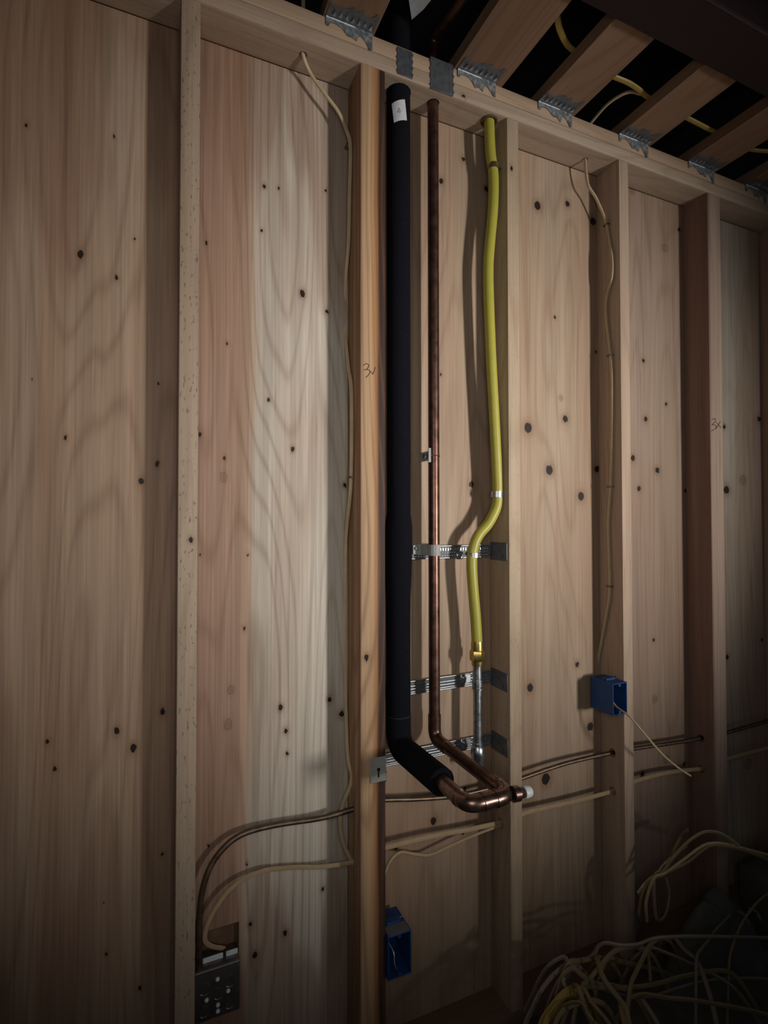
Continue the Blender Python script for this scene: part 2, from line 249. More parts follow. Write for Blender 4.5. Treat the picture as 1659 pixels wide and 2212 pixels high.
m_chord = wood('chord_brown', 'y', [(0.3, (0.27, 0.18, 0.125)), (0.7, (0.19, 0.12, 0.08))], seed=13.0, rings=0.3)
m_deck = plain('dark_deck', (0.012, 0.012, 0.016), 0.9)  # near-black stands in for the unlit dark overhead
m_beam = plain('maroon_primer', (0.014, 0.004, 0.005), 0.7)
m_conc = plain('dark_concrete', (0.10, 0.10, 0.095), 0.9, 0.3, 14.0, 0.2, 0.2)
m_foam = plain('black_foam', (0.006, 0.0065, 0.010), 0.95, 0.25, 220.0, 0.10, 0.25)
m_tape = plain('black_tape', (0.020, 0.021, 0.026), 0.5, 0.2, 60.0, 0.4)
m_label = plain('white_label', (0.62, 0.64, 0.66), 0.5, 0.12, 90.0)
m_copper = metal('dull_copper', (0.17, 0.088, 0.066), 0.36, 0.08, 0.85, 45.0, 0.5)
m_copfit = metal('bright_copper', (0.24, 0.15, 0.12), 0.30, 0.06, 0.9, 70.0, 0.55)
m_yellow = plain('yellow_jacket', (0.37, 0.335, 0.05), 0.42, 0.07, 25.0, 0.45, 0.02)
m_brass = metal('brass', (0.62, 0.47, 0.16), 0.35, 0.06, 1.0, 60.0, 0.7)
m_galv = metal('galvanised', (0.56, 0.60, 0.64), 0.36, 0.1, 1.0, 70.0, 0.55)
m_zinc = metal('bright_zinc', (0.50, 0.52, 0.54), 0.42, 0.06, 1.0, 80.0, 0.75)
m_web = plain('dull_rail_web', (0.10, 0.105, 0.115), 0.5, 0.2, 80.0, 0.3)
m_strap = plain('matte_grey_strap', (0.33, 0.33, 0.31), 0.6)
m_steel = metal('grey_nail_plate', (0.20, 0.215, 0.235), 0.55, 0.1, 0.85, 60.0, 0.7)
m_clip = metal('mottled_clip', (0.50, 0.53, 0.56), 0.50, 0.12, 0.8, 90.0, 0.35)
m_glint = plain('glint_white', (0.74, 0.80, 0.83), 0.35, 0.08)  # non-metal white, glints put into the colour
m_boxmetal = metal('box_steel', (0.22, 0.205, 0.20), 0.33, 0.08, 0.75, 40.0, 0.7)
m_dark = plain('dark_hole', (0.012, 0.008, 0.006), 0.9)
m_blue = plain('blue_plastic', (0.013, 0.060, 0.20), 0.45, 0.12, 30.0, 0.4)
m_cap = plain('white_plastic', (0.62, 0.66, 0.68), 0.4)
m_ink = plain('dark_marker', (0.05, 0.025, 0.02), 0.7)
m_romex = plain('tan_sheath', (0.44, 0.32, 0.185), 0.5, 0.12, 30.0)
m_romex_y = plain('yellow_sheath', (0.36, 0.265, 0.07), 0.5, 0.12, 30.0)
m_romex_w = plain('cream_sheath', (0.47, 0.36, 0.22), 0.5, 0.12, 30.0)
m_pile_tan = plain('dark_tan_sheath', (0.23, 0.175, 0.095), 0.55, 0.15, 30.0)  # darker than the tan sheath of the wall cables
m_pile_grey = plain('dark_grey_sheath', (0.22, 0.185, 0.15), 0.55, 0.15, 30.0)
m_mc = metal('armoured_sheath', (0.26, 0.19, 0.14), 0.50, 0.08, 1.0, 60.0, 0.6)
m_tarp = plain('dark_grey_sheeting', (0.085, 0.09, 0.08), 0.6, 0.2, 12.0, 0.3, 0.2)
m_brownboard = plain('brown_board', (0.16, 0.09, 0.05), 0.8, 0.3, 25.0)

# ---------------------------------------------------------------- mesh helpers
class MB:
    def __init__(self):
        self.v, self.f = [], []
    def add(self, vs, fs):
        o = len(self.v)
        self.v += [tuple(x) for x in vs]
        self.f += [tuple(i+o for i in f) for f in fs]
        return self
    def box(self, x0, x1, y0, y1, z0, z1, bev=0.0, seg=1):
        bm = bmesh.new()
        bmesh.ops.create_cube(bm, size=1.0)
        for v in bm.verts:
            v.co = Vector(((x0+x1)/2+v.co.x*(x1-x0), (y0+y1)/2+v.co.y*(y1-y0), (z0+z1)/2+v.co.z*(z1-z0)))
        if bev:
            bmesh.ops.bevel(bm, geom=bm.edges[:], offset=bev, segments=seg, affect='EDGES', profile=0.5)
        bm.verts.index_update()
        self.add([v.co[:] for v in bm.verts], [[v.index for v in f.verts] for f in bm.faces])
        bm.free()
        return self
    def tube(self, pts, r, sides=10, flat=1.0, cap=True, flat_dir=None):
        """sweep a circle (radius number or list) along pts; flat squashes it along flat_dir"""
        P = [Vector(p) for p in pts]
        n = len(P)
        R = r if isinstance(r, (list, tuple)) else [r]*n
        T = []
        for i in range(n):
            a = P[max(i-1, 0)]; b = P[min(i+1, n-1)]
            d = (b-a)
            T.append(d.normalized() if d.length > 1e-9 else (T[-1] if T else Vector((0, 0, 1))))
        ref = Vector(flat_dir) if flat_dir else Vector((0, 1, 0))
        if abs(T[0].dot(ref)) > 0.9: ref = Vector((1, 0, 0)) if not flat_dir else Vector((0.3, 0.2, 1))
        N = (ref - T[0]*ref.dot(T[0])).normalized()
        vs = []
        for i in range(n):
            if i:
                N = N - T[i]*N.dot(T[i])
                N = N.normalized() if N.length > 1e-6 else Vector((0, 0, 1))
            B = T[i].cross(N)
            for k in range(sides):
                a = 2*math.pi*k/sides
                vs.append(P[i] + N*(R[i]*flat*math.cos(a)) + B*(R[i]*math.sin(a)))
        fs = []
        for i in range(n-1):
            for k in range(sides):
                k2 = (k+1) % sides
                fs.append((i*sides+k, i*sides+k2, (i+1)*sides+k2, (i+1)*sides+k))
        if cap:
            fs.append(tuple(range(sides))[::-1])
            fs.append(tuple((n-1)*sides+k for k in range(sides)))
        return self.add(vs, fs)
    def cyl(self, a, b, r, sides=16, r2=None):
        return self.tube([a, b], [r, r if r2 is None else r2], sides)
    def prism(self, poly, y0, y1, plane='xz'):
        """poly: outline in x,z (or x,y when plane='xy'); extruded along the other axis"""
        n = len(poly)
        mk = (lambda p, t: (p[0], t, p[1])) if plane == 'xz' else ((lambda p, t: (p[0], p[1], t)) if plane == 'xy' else (lambda p, t: (t, p[0], p[1])))
        vs = [mk(p, y0) for p in poly] + [mk(p, y1) for p in poly]
        fs = [tuple(range(n))[::-1], tuple(range(n, 2*n))] + [(i, (i+1) % n, n+(i+1) % n, n+i) for i in range(n)]
        bm = bmesh.new()
        bv = [bm.verts.new(v) for v in vs]
        for f in fs: bm.faces.new([bv[i] for i in f])
        bmesh.ops.recalc_face_normals(bm, faces=bm.faces[:])
        bmesh.ops.triangulate(bm, faces=[f for f in bm.faces if len(f.verts) > 4])
        bm.verts.index_update()
        self.add([v.co[:] for v in bm.verts], [[v.index for v in f.verts] for f in bm.faces])
        bm.free()
        return self
    def torus(self, c, R, r, axis='z', a0=0.0, a1=2*math.pi, n=24, sides=6):
        closed = abs(a1-a0-2*math.pi) < 1e-6
        pts = []
        for i in range(n+1):
            a = a0+(a1-a0)*i/n
            u, v = R*math.cos(a), R*math.sin(a)
            pts.append({'z': (c[0]+u, c[1]+v, c[2]), 'y': (c[0]+u, c[1], c[2]+v), 'x': (c[0], c[1]+u, c[2]+v)}[axis])
        return self.tube(pts, r, sides, cap=not closed)

def spline(pts, sub=8):
    P = [Vector(p) for p in pts]
    if len(P) < 3: 
        return [P[0].lerp(P[-1], i/sub) for i in range(sub+1)]
    P = [P[0]*2-P[1]] + P + [P[-1]*2-P[-2]]
    out = []
    for i in range(1, len(P)-2):
        p0, p1, p2, p3 = P[i-1:i+3]
        for k in range(sub):
            t = k/sub
            out.append(0.5*((2*p1)+(p2-p0)*t+(2*p0-5*p1+4*p2-p3)*t*t+(3*p1-p0-3*p2+p3)*t**3))
    out.append(P[-2])
    return out

def resample(P, step):
    P = [Vector(p) for p in P]
    out = [P[0]]
    acc = 0.0
    for a, b in zip(P, P[1:]):
        L = (b-a).length
        while acc+L >= step and L > 1e-9:
            t = (step-acc)/L
            a = a.lerp(b, t)
            out.append(a)
            L = (b-a).length
            acc = 0.0
        acc += L
    out.append(P[-1])
    return out

def set_props(o, label=None, cat=None, group=None, kind=None):
    for k, v in (('label', label), ('category', cat), ('group', group), ('kind', kind)):
        if v: o[k] = v
    return o

def empty(name, loc=(0, 0, 0), label=None, cat=None, group=None, kind=None):
    o = bpy.data.objects.new(name, None)
    o.empty_display_size = 0.03
    o.location = loc
    COL.objects.link(o)
    return set_props(o, label, cat, group, kind)

def wloc(o):
    p = Vector((0, 0, 0))
    while o is not None:
        p += o.location
        o = o.parent
    return p

def obj(name, mb, m, parent=None, smooth=True, origin=None, label=None, cat=None, group=None, kind=None, angle=40):
    off = wloc(parent)
    loc = Vector((0, 0, 0))
    if parent is None and origin is not None:
        loc = Vector(origin); off = loc
    me = bpy.data.meshes.new(name)
    me.from_pydata([tuple(Vector(v)-off) for v in mb.v], [], mb.f)
    bm = bmesh.new(); bm.from_mesh(me)
    bmesh.ops.recalc_face_normals(bm, faces=bm.faces[:])
    bm.to_mesh(me); bm.free()
    if isinstance(m, (list, tuple)):
        for k in m: me.materials.append(k)
    else:
        me.materials.append(m)
    if smooth:
        me.polygons.foreach_set('use_smooth', [True]*len(me.polygons))
        me.set_sharp_from_angle(angle=math.radians(angle))
    o = bpy.data.objects.new(name, me)
    o.location = loc
    o.parent = parent
    COL.objects.link(o)
    return set_props(o, label, cat, group, kind)

def drill(o, holes):
    """real holes: holes = [(axis, (x, y, z), r)]"""
    mb = MB()
    for ax, c, r in holes:
        a = list(c); b = list(c)
        k = 'xyz'.index(ax)
        a[k] -= 0.12; b[k] += 0.12
        mb.cyl(a, b, r, 16)
    cut = obj('cutter', mb, m_dark, None, smooth=False)
    md = o.modifiers.new('holes', 'BOOLEAN')
    md.operation = 'DIFFERENCE'; md.solver = 'EXACT'; md.object = cut
    md.use_self = True
    dg = bpy.context.evaluated_depsgraph_get()
    dg.update()
    me = bpy.data.meshes.new_from_object(o.evaluated_get(dg))
    o.modifiers.clear()
    old = o.data
    o.data = me
    bpy.data.meshes.remove(old)
    bpy.data.objects.remove(cut)

# ---------------------------------------------------------------- the setting: floor
floor = obj('floor', MB().box(-3.0, 4.2, -4.5, 1.3, ZF-0.12, ZF), m_conc, None, smooth=False, kind='structure')

# the setting: stud wall
wall = empty('wall_back', (0, 0, 0), kind='structure')
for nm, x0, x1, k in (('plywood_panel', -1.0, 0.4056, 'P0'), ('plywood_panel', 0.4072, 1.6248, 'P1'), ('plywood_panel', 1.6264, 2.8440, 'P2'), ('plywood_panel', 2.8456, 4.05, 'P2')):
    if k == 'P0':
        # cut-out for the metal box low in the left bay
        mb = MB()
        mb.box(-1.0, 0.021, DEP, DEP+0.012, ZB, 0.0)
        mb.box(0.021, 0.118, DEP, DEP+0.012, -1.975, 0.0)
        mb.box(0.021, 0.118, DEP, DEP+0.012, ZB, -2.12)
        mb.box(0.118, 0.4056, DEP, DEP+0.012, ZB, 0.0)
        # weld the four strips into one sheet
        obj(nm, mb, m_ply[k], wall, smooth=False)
    else:
        obj(nm, MB().box(x0, x1, DEP, DEP+0.012, ZB, 0.0), m_ply[k], wall, smooth=False)
obj('backing_board', MB().box(-0.03, 0.17, DEP+0.013, DEP+0.022, -2.17, -1.93), m_brownboard, wall, smooth=False)

MCZ, ROMZ = -1.775, -1.885
def stud(k, cx, w, holes):
    o = obj('stud', MB().box(cx-w/2, cx+w/2, 0.0, DEP-0.0004, ZB, -0.0003, 0.0025, 2), m_stud[k], wall)
    if holes: drill(o, holes)
    return o
stud('L', -S, 0.038, None)
stud('A', 0.0, 0.038, None)
studC = stud('C', S, 0.0635, [('x', (S, 0.052, -1.760), 0.0105), ('x', (S, 0.050, -1.884), 0.0115)])
stud('E', 2*S, 0.038, [('x', (2*S, 0.046, -1.790), 0.0115), ('x', (2*S, 0.046, -1.889), 0.0145)])
stud('F', 3*S, 0.038, [('x', (3*S, 0.045, -1.773), 0.0125), ('x', (3*S, 0.045, -1.886), 0.0125)])
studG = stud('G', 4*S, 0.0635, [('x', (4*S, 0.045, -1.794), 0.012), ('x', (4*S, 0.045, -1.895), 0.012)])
stud('H', 5*S, 0.038, None)
for k in (6, 7, 8, 9):
    stud('L', k*S, 0.0635 if k == 7 else 0.038, None)

P1Z, P2Z = 0.0375, 0.0765
PIPE_HOLES = [('z', (0.495, 0.046, 0.02), 0.0318), ('z', (0.591, 0.040, 0.02), 0.0165), ('z', (0.758, 0.030, 0.02), 0.022),
              ('z', (0.2464, 0.036, 0.02), 0.0095), ('z', (1.109, 0.042, 0.02), 0.0085)]
lp = obj('top_plate', MB().box(-1.0, 4.05, 0.0, DEP, 0.0, P1Z-0.0007, 0.0035, 2), m_plate, wall)
drill(lp, PIPE_HOLES)
up = obj('top_plate', MB().box(-1.0, 4.05, 0.0005, DEP, P1Z+0.0007, P2Z, 0.003, 2), m_plate2, wall)
drill(up, PIPE_HOLES)
obj('bottom_plate', MB().box(-1.0, 4.05, 0.0, DEP+0.012, ZF, ZB-0.0003, 0.002, 2), m_sole, wall)
for stu, marks in ((studC, MARK1), (studG, MARK2)):
    mb = MB()
    for s in marks:
        mb.tube(spline([(x, -0.0004, z) for x, y, z in s], 5), 0.0010 if stu is studC else 0.0012, 6, flat=0.4, flat_dir=(0, 1, 0))
    obj('handwriting', mb, m_ink, stu, label='dark handwritten 3x mark')

# the setting: ceiling of flat truss chords, dark deck and steel beam
ceil = empty('ceiling', (0, 0, 0), kind='structure')
obj('subfloor_deck', MB().box(-1.4, 4.4, -4.4, 2.2, 0.46, 0.48), m_deck, ceil, smooth=False)
CH = [(-0.02, 0.115), (0.284, 0.410), (0.632, 0.780), (0.903, 1.031), (1.207, 1.334), (1.503, 1.636), (1.790, 1.918), (2.10, 2.23), (2.40, 2.53)]
for i, (a, b) in enumerate(CH):
    obj('joist_chord', MB().box(a, b, -0.268, 1.3, P2Z+0.0003, P2Z+0.038, 0.002, 1), m_chord, ceil)
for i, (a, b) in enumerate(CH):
    obj('joist_chord', MB().box(a, b, -0.268, 1.3, 0.42, 0.458, 0.002, 1), m_deck, ceil)  # upper chords near-black, shade of the gaps put into the colour
bmb = MB()
bmb.box(-1.4, 4.4, -0.384, -0.270, 0.066, 0.077, 0.001)
bmb.box(-1.4, 4.4, -0.384, -0.270, 0.440, 0.4585, 0.001)
bmb.box(-1.4, 4.4, -0.331, -0.323, 0.077, 0.440)
obj('steel_beam', bmb, m_beam, ceil, smooth=False)

# ---------------------------------------------------------------- water pipe loop
R_IN, R_CU = 0.0298, 0.0143
XI, XC, YI, YC, ZL, YO = 0.495, 0.591, 0.046, 0.040, -1.628, -0.264
wp = empty('water_pipe_loop', (0.53, 0.02, ZL), 'copper water pipe loop, left leg in black foam, right leg bare copper', 'pipe')
def fillet(pts, r, n=7):
    P = [Vector(p) for p in pts]
    out = [P[0]]
    for i in range(1, len(P)-1):
        a = (P[i-1]-P[i]).normalized(); b = (P[i+1]-P[i]).normalized()
        s, e = P[i]+a*r, P[i]+b*r
        for k in range(n+1):
            t = k/n
            out.append(s*(1-t)**2 + P[i]*2*t*(1-t) + e*t*t)
    out.append(P[-1])
    return out
# foam sleeve: upper length, thicker taped joint, lower length, elbow, leg coming out of the wall
obj('foam_sleeve', MB().tube([(XI, YI, z) for z in (0.40, 0.2, 0.0, -0.3, -0.6, -0.9, -1.075)], [R_IN]*6+[R_IN*0.99], 28), m_foam, wp, label='black foam sleeve')
obj('foam_sleeve',
    MB().tube([(XI-0.0003, YI, -1.060), (XI-0.0005, YI, -1.078), (XI-0.001, YI, -1.094), (XI-0.0015, YI, -1.13), (XI-0.002, YI, -1.20), (XI-0.002, YI, -1.27), (XI-0.002, YI, -1.40), (XI-0.002, YI, -1.555)],
              [R_IN*0.995, R_IN*1.06, R_IN*1.13, R_IN*1.15, R_IN*1.12, R_IN*1.02, R_IN*1.0, R_IN*1.02], 28), m_foam, wp, label='black foam sleeve, swollen at its upper joint')
el = fillet([(XI-0.002, YI, -1.552), (XI-0.002, YI, ZL-0.004), (XI, -0.163, ZL)], 0.042, 9)
ell = MB().tube(el, [R_IN*1.02]*(len(el)-1)+[R_IN*0.99], 28, cap=False)
# hollow end: annulus and bore
n = 28
rim = []
for rr, yy in ((R_IN*0.99, -0.163), (R_IN*0.62, -0.163), (R_IN*0.62, -0.120)):
    rim.append([(XI+rr*math.cos(2*math.pi*k/n), yy, ZL+rr*math.sin(2*math.pi*k/n)) for k in range(n)])
ell.add(rim[0]+rim[1]+rim[2], [(j*n+k, j*n+(k+1) % n, (j+1)*n+(k+1) % n, (j+1)*n+k) for j in range(2) for k in range(n)])
obj('foam_elbow', ell, m_foam, wp, label='black foam elbow with open cut end')
obj('foam_joint', MB().torus((XI-0.002, YI, -1.556), R_IN*1.005, 0.0012, 'z', n=28), m_tape, wp)
# white sticker wrapped round the sleeve
st = MB()
vs, fs = [], []
for j in range(7):
    for i in range(9):
        a = math.radians(-148 + 64*i/8 + 2.0*j)
        z = -0.040 - 0.050*j/6 - 0.010*(1-i/8) + 0.002
        vs.append((XI+(R_IN+0.0011)*math.cos(a), YI+(R_IN+0.0011)*math.sin(a), z))
for j in range(6):
    for i in range(8):
        fs.append((j*9+i, j*9+i+1, (j+1)*9+i+1, (j+1)*9+i))
st.add(vs, fs)
stk = obj('sticker', st, m_label, wp, label='white sticker with a faint grey print')
pr = MB()
for a0, z0, rr in ((-112, -0.066, 0.0035), (-108, -0.072, 0.0028), (-116, -0.071, 0.003)):
    a = math.radians(a0)
    pr.tube([(XI+(R_IN+0.0015)*math.cos(a), YI+(R_IN+0.0015)*math.sin(a), z0-rr), (XI+(R_IN+0.0015)*math.cos(a+0.06), YI+(R_IN+0.0015)*math.sin(a+0.06), z0+rr)], 0.0016, 6, flat=0.3)
obj('sticker_print', pr, plain('faint_grey_print', (0.30, 0.33, 0.36), 0.6), stk)
tf = MB()
tf.prism([(0.484, -0.036), (0.532, -0.058), (0.526, -0.030), (0.512, 0.004)], 0.158, 0.161, 'xy')
obj('tape_flag', tf, m_label, wp, label='pale torn tape tail high on the foam')
# copper: inner stub out of the foam, crossover with two elbows, right leg, riser
cross = fillet([(XI, -0.125, ZL), (XI, YO, ZL), (XC, YO, ZL), (XC, YO+0.06, ZL)], 0.026, 8)
obj('crossover_pipe', MB().tube(cross, R_CU*1.14, 20), m_copfit, wp, label='bare copper crossover joining the two legs')
for p0, p1 in (((XI, YO+0.030, ZL), (XI, YO+0.036, ZL)), ((XI+0.030, YO, ZL), (XI+0.036, YO, ZL)), ((XC-0.036, YO, ZL), (XC-0.030, YO, ZL)), ((XC, YO+0.034, ZL), (XC, YO+0.040, ZL))):
    obj('solder_ring', MB().cyl(p0, p1, R_CU*1.24, 20), m_copfit, wp)
leg = fillet([(XC, YO+0.05, ZL), (XC, YC, ZL), (XC, YC, ZL+0.075)], 0.024, 8)
obj('copper_leg', MB().tube([(XC, YO+0.05, ZL), (XC, YC-0.05, ZL)], R_CU, 20), m_copper, wp)
obj('elbow', MB().tube(fillet([(XC, YC-0.060, ZL), (XC, YC, ZL), (XC, YC, ZL+0.060)], 0.028, 9), R_CU*1.13, 20), m_copper, wp)
obj('copper_riser', MB().tube(fillet([(XC, YC, ZL+0.055), (XC, YC, -0.9), (XC, YC, 0.165), (XC+0.03, -0.255, 0.175)], 0.025, 8), R_CU, 20), m_copper, wp)
obj('elbow', MB().tube(fillet([(XC, YC, 0.095), (XC, YC, 0.165), (XC+0.003, YC-0.05, 0.166)], 0.025, 8), R_CU*1.13, 18), m_copper, wp)
obj('pipe_cap', MB().tube([(XC+0.008, YO, ZL), (XC+0.022, YO, ZL-0.001), (XC+0.026, YO, ZL-0.001), (XC+0.044, YO+0.001, ZL-0.003)], [0.0155, 0.0150, 0.0105, 0.0095], 16), m_copfit, wp)
obj('plug', MB().tube([(XC+0.036, YO, ZL-0.002), (XC+0.040, YO, ZL-0.002), (XC+0.052, YO+0.001, ZL-0.004)], [0.0115, 0.0125, 0.0105], 14), m_cap, wp, label='white plug on the end of the loop')

# ---------------------------------------------------------------- gas line
gl = empty('gas_line', (0.713, 0.03, -1.70), 'yellow flexible gas line ending in a brass fitting and grey steel stub', 'gas line')
GAS2 = [(0.757, 0.03, 0.09)] + GAS
obj('yellow_jacket', MB().tube(spline(GAS2, 8), 0.0140, 18), m_yellow, gl)
gx, gy = 0.713, 0.030
obj('fitting_collar', MB().tube([(gx, gy, -1.392), (gx, gy, -1.402), (gx, gy, -1.416)], [0.0150, 0.0158, 0.0158], 18), m_brass, gl)
obj('brass_nut', MB().tube([(gx, gy, -1.416), (gx, gy, -1.419), (gx, gy, -1.440), (gx, gy, -1.443)], [0.0175, 0.0195, 0.0195, 0.0175], 6), m_brass, gl)
obj('brass_body', MB().tube([(gx, gy, -1.443), (gx, gy, -1.456)], [0.0150, 0.0140], 18), m_brass, gl)
obj('steel_pipe', MB().tube([(gx, gy, -1.452), (gx, gy, -1.668)], 0.0115, 18), m_galv, gl)
for z in (-1.500, -1.512, -1.655):
    obj('pipe_ring', MB().tube([(gx, gy, z), (gx, gy, z-0.006)], 0.0140, 18), m_galv, gl)
obj('steel_coupling', MB().tube([(gx, gy, -1.662), (gx, gy, -1.668), (gx, gy, -1.684), (gx, gy, -1.690), (gx, gy, -1.712)], [0.0125, 0.0165, 0.0185, 0.0165, 0.0165], 18), m_galv, gl)
obj('hole_ring', MB().torus((0.758, 0.030, -0.0015), 0.020, 0.0035, 'z', n=20), plain('brown_sealant', (0.10, 0.055, 0.03), 0.7), gl)

# ---------------------------------------------------------------- perforated mounting rails
def rail(zc, label, tab_z, dotted, h):
    t = empty('mounting_rail', (0.615, 0.0785, zc-h), label, 'rail', 'mounting rails between the studs')
    x0, x1, y0 = 0.4386, 0.7930, 0.0770
    mb = MB().box(x0, x1, y0+0.0020, y0+0.0034, zc-h, zc+h)
    mb.box(x0, x1, y0, y0+0.0022, zc+h-0.0030, zc+h, 0.0006)
    mb.box(x0, x1, y0, y0+0.0022, zc-h, zc-h+0.0030, 0.0006)
    obj('rail_channel', mb, m_web, t)
    rows = [(0.45, 0.0), (-0.10, 0.0), (-0.62, 0.0)] if dotted else [(0.22, 1.0), (-0.22, 1.0), (-0.66, 1.0)]
    for rz, _ in [(0.94, 1.0), (-0.94, 1.0)] + ([] if dotted else rows):
        xe = x1-0.004 if abs(rz) > 0.9 else x1-0.062
        obj('rail_rib', MB().cyl((x0, y0+0.0012, zc+rz*h), (xe, y0+0.0012, zc+rz*h), 0.0020, 10), m_zinc, t)
    dm = MB()
    for q, (rz, _) in enumerate(rows):
        x = (x0 if dotted else x1-0.056)+0.004
        while x < x1-0.010:
            if dotted and q == 0:
                dm.box(x, x+0.0034, y0+0.0004, y0+0.0022, zc+rz*h-0.0050, zc+rz*h+0.0030, 0.0004)
            else:
                dm.tube([(x, y0+0.0022, zc+rz*h), (x, y0+0.0006, zc+rz*h), (x, y0-0.0002, zc+rz*h)], [0.0026, 0.0023, 0.0008], 8)
            x += 0.0078
    obj('dimples', dm, m_zinc, t, kind='stuff')
    rt = obj('end_tab', MB().box(0.7900, 0.7936, 0.006, 0.0800, zc-0.024, zc+0.024, 0.001), m_steel, t, label='dull grey end tab on the stud side')
    for dz in (-0.012, 0.012):
        obj('tab_screw', MB().cyl((0.7900, 0.026, zc+dz), (0.7880, 0.026, zc+dz), 0.0045, 12), m_steel, rt)
    if tab_z:
        lm = MB()
        lm.box(0.3985, 0.4384, -0.0026, -0.0004, tab_z-0.029, tab_z+0.028, 0.0008)
        lm.box(0.4384, 0.4400, -0.0026, y0+0.003, zc-0.013, zc+0.013)
        et = obj('end_tab', lm, m_strap, t, label='pale end tab screwed to the stud face')
        kh = MB().cyl((0.419, -0.0022, tab_z), (0.419, -0.0032, tab_z), 0.0042, 12)
        kh.box(0.4172, 0.4208, -0.0031, -0.0024, tab_z-0.018, tab_z-0.002)
        obj('keyhole', kh, m_dark, et)
    return t
rail(-1.161, 'perforated zinc rail, topmost of the three, under the grey copper pipe strap', None, True, 0.0168)
rail(-1.506, 'ribbed zinc rail, middle of the three, crossing below the brass gas fitting', None, False, 0.0170)
rail(-1.677, 'ribbed zinc rail, lowest of the three, with a pale tab on the orange stud', -1.656, False, 0.0155)

# ---------------------------------------------------------------- clamps and straps
def pipe_clamp(c, r, tabdir, m, label, name='pipe_clamp', w=0.014, tab=0.022, yb=None):
    o = empty(name, c, label, 'clamp')
    b = MB()
    n = 20
    vs, fs = [], []
    for zz in (-w/2, w/2):
        for rr in (r+0.0003, r+0.0022):
            for k in range(n):
                a = 2*math.pi*k/n
                vs.append((c[0]+rr*math.cos(a), c[1]+rr*math.sin(a), c[2]+zz))
    for a_, b_ in ((0, 1), (1, 3), (3, 2), (2, 0)):
        for k in range(n):
            fs.append((a_*n+k, a_*n+(k+1) % n, b_*n+(k+1) % n, b_*n+k))
    b.add(vs, fs)
    obj('band', b, m, o)
    x0, x1 = sorted((c[0]+tabdir*(r+0.001), c[0]+tabdir*(r+tab)))
    yb = c[1] if yb is None else yb
    tb = obj('tab', MB().box(x0, x1, yb-0.0015, yb+0.0015, c[2]-w*0.45, c[2]+w*0.45, 0.0005), m, o)
    xs = c[0]+tabdir*(r+tab*0.62)
    obj('screw', MB().tube([(xs, yb-0.0012, c[2]), (xs, yb-0.0035, c[2]), (xs, yb-0.0050, c[2])], [0.0042, 0.0042, 0.002], 10), m, tb)
    return o
pipe_clamp((0.777, 0.030, -1.008), 0.0142, 1, m_zinc, 'bright zinc clamp holding the yellow gas line just above its bend', w=0.016, tab=0.015)
pipe_clamp((0.770, 0.030, -0.125), 0.0142, 1, metal('tan_clamp', (0.42, 0.34, 0.22), 0.45), 'dull tan clamp near the top of the yellow gas line', tab=0.020)
cl = pipe_clamp((0.7015, 0.030, -1.168), 0.0142, 1, m_zinc, 'zinc clamp fixing the yellow gas line to the top rail', w=0.012, tab=0.020, yb=0.062)
obj('screw_ear', MB().box(0.676, 0.698, 0.0715, 0.0745, -1.181, -1.161, 0.004), m_zinc, cl)
obj('ear_screw', MB().cyl((0.686, 0.0715, -1.171), (0.686, 0.067, -1.171), 0.0052, 12), m_zinc, cl)
for z, lab in ((-1.500, 'zinc clamp plate beside the grey steel stub on the middle rail'), (-1.672, 'zinc clamp plate beside the grey steel stub on the lowest rail')):
    o = empty('clamp_plate', (0.70, 0.074, z), lab, 'clamp')
    obj('plate', MB().box(0.690, 0.722, 0.0735, 0.0765, z-0.014, z+0.012, 0.002), m_galv, o)
    obj('screw', MB().tube([(0.700, 0.0735, z+0.001), (0.700, 0.0695, z+0.001), (0.700, 0.0685, z+0.001)], [0.005, 0.005, 0.003], 12), m_zinc, o)
    obj('pipe_band', MB().tube([(0.713, 0.030, z-0.010), (0.713, 0.030, z+0.008)], 0.0135, 18), m_galv, o)
stp = empty('pipe_strap', (XC, YC, -1.150), 'flat grey strap holding the bare copper riser to the top rail', 'strap')
sp = MB()
prof = [(0.5600, 0.0750), (0.5700, 0.0745), (0.5745, 0.0480)] + [(XC+(R_CU+0.0016)*math.cos(math.radians(a)), YC+(R_CU+0.0016)*math.sin(math.radians(a))) for a in range(185, 361, 25)] + [(0.6080, 0.0745), (0.6180, 0.0750)]
inn = [(x, y-0.0016) for x, y in prof]
sp.prism(prof + inn[::-1], -1.167, -1.139, 'xy')
sp.box(0.5480, 0.5700, 0.0725, 0.0750, -1.165, -1.141, 0.0005)
obj('strap_band', sp, m_strap, stp, smooth=False)
obj('screw', MB().tube([(0.5560, 0.0726, -1.150), (0.5560, 0.0690, -1.150), (0.5560, 0.0680, -1.150)], [0.0045, 0.0045, 0.003], 12), m_steel, stp)
hg = empty('pipe_hanger', (0.585, 0.07, -0.914), 'small grey hanger with a dark bolt behind the bare copper riser', 'hanger')
obj('hanger_plate', MB().box(0.5660, 0.5735, 0.0220, 0.0250, -0.932, -0.896, 0.0006).box(0.5720, 0.5735, 0.0220, DEP-0.0005, -0.926, -0.902, 0.0004), m_strap, hg)
obj('bolt', MB().cyl((0.5735, 0.034, -0.916), (0.5590, 0.034, -0.916), 0.0065, 6), m_steel, hg)
obj('hanger_ring', MB().torus((XC, YC, -0.914), R_CU+0.0014, 0.0013, 'z', n=20), m_galv, hg)

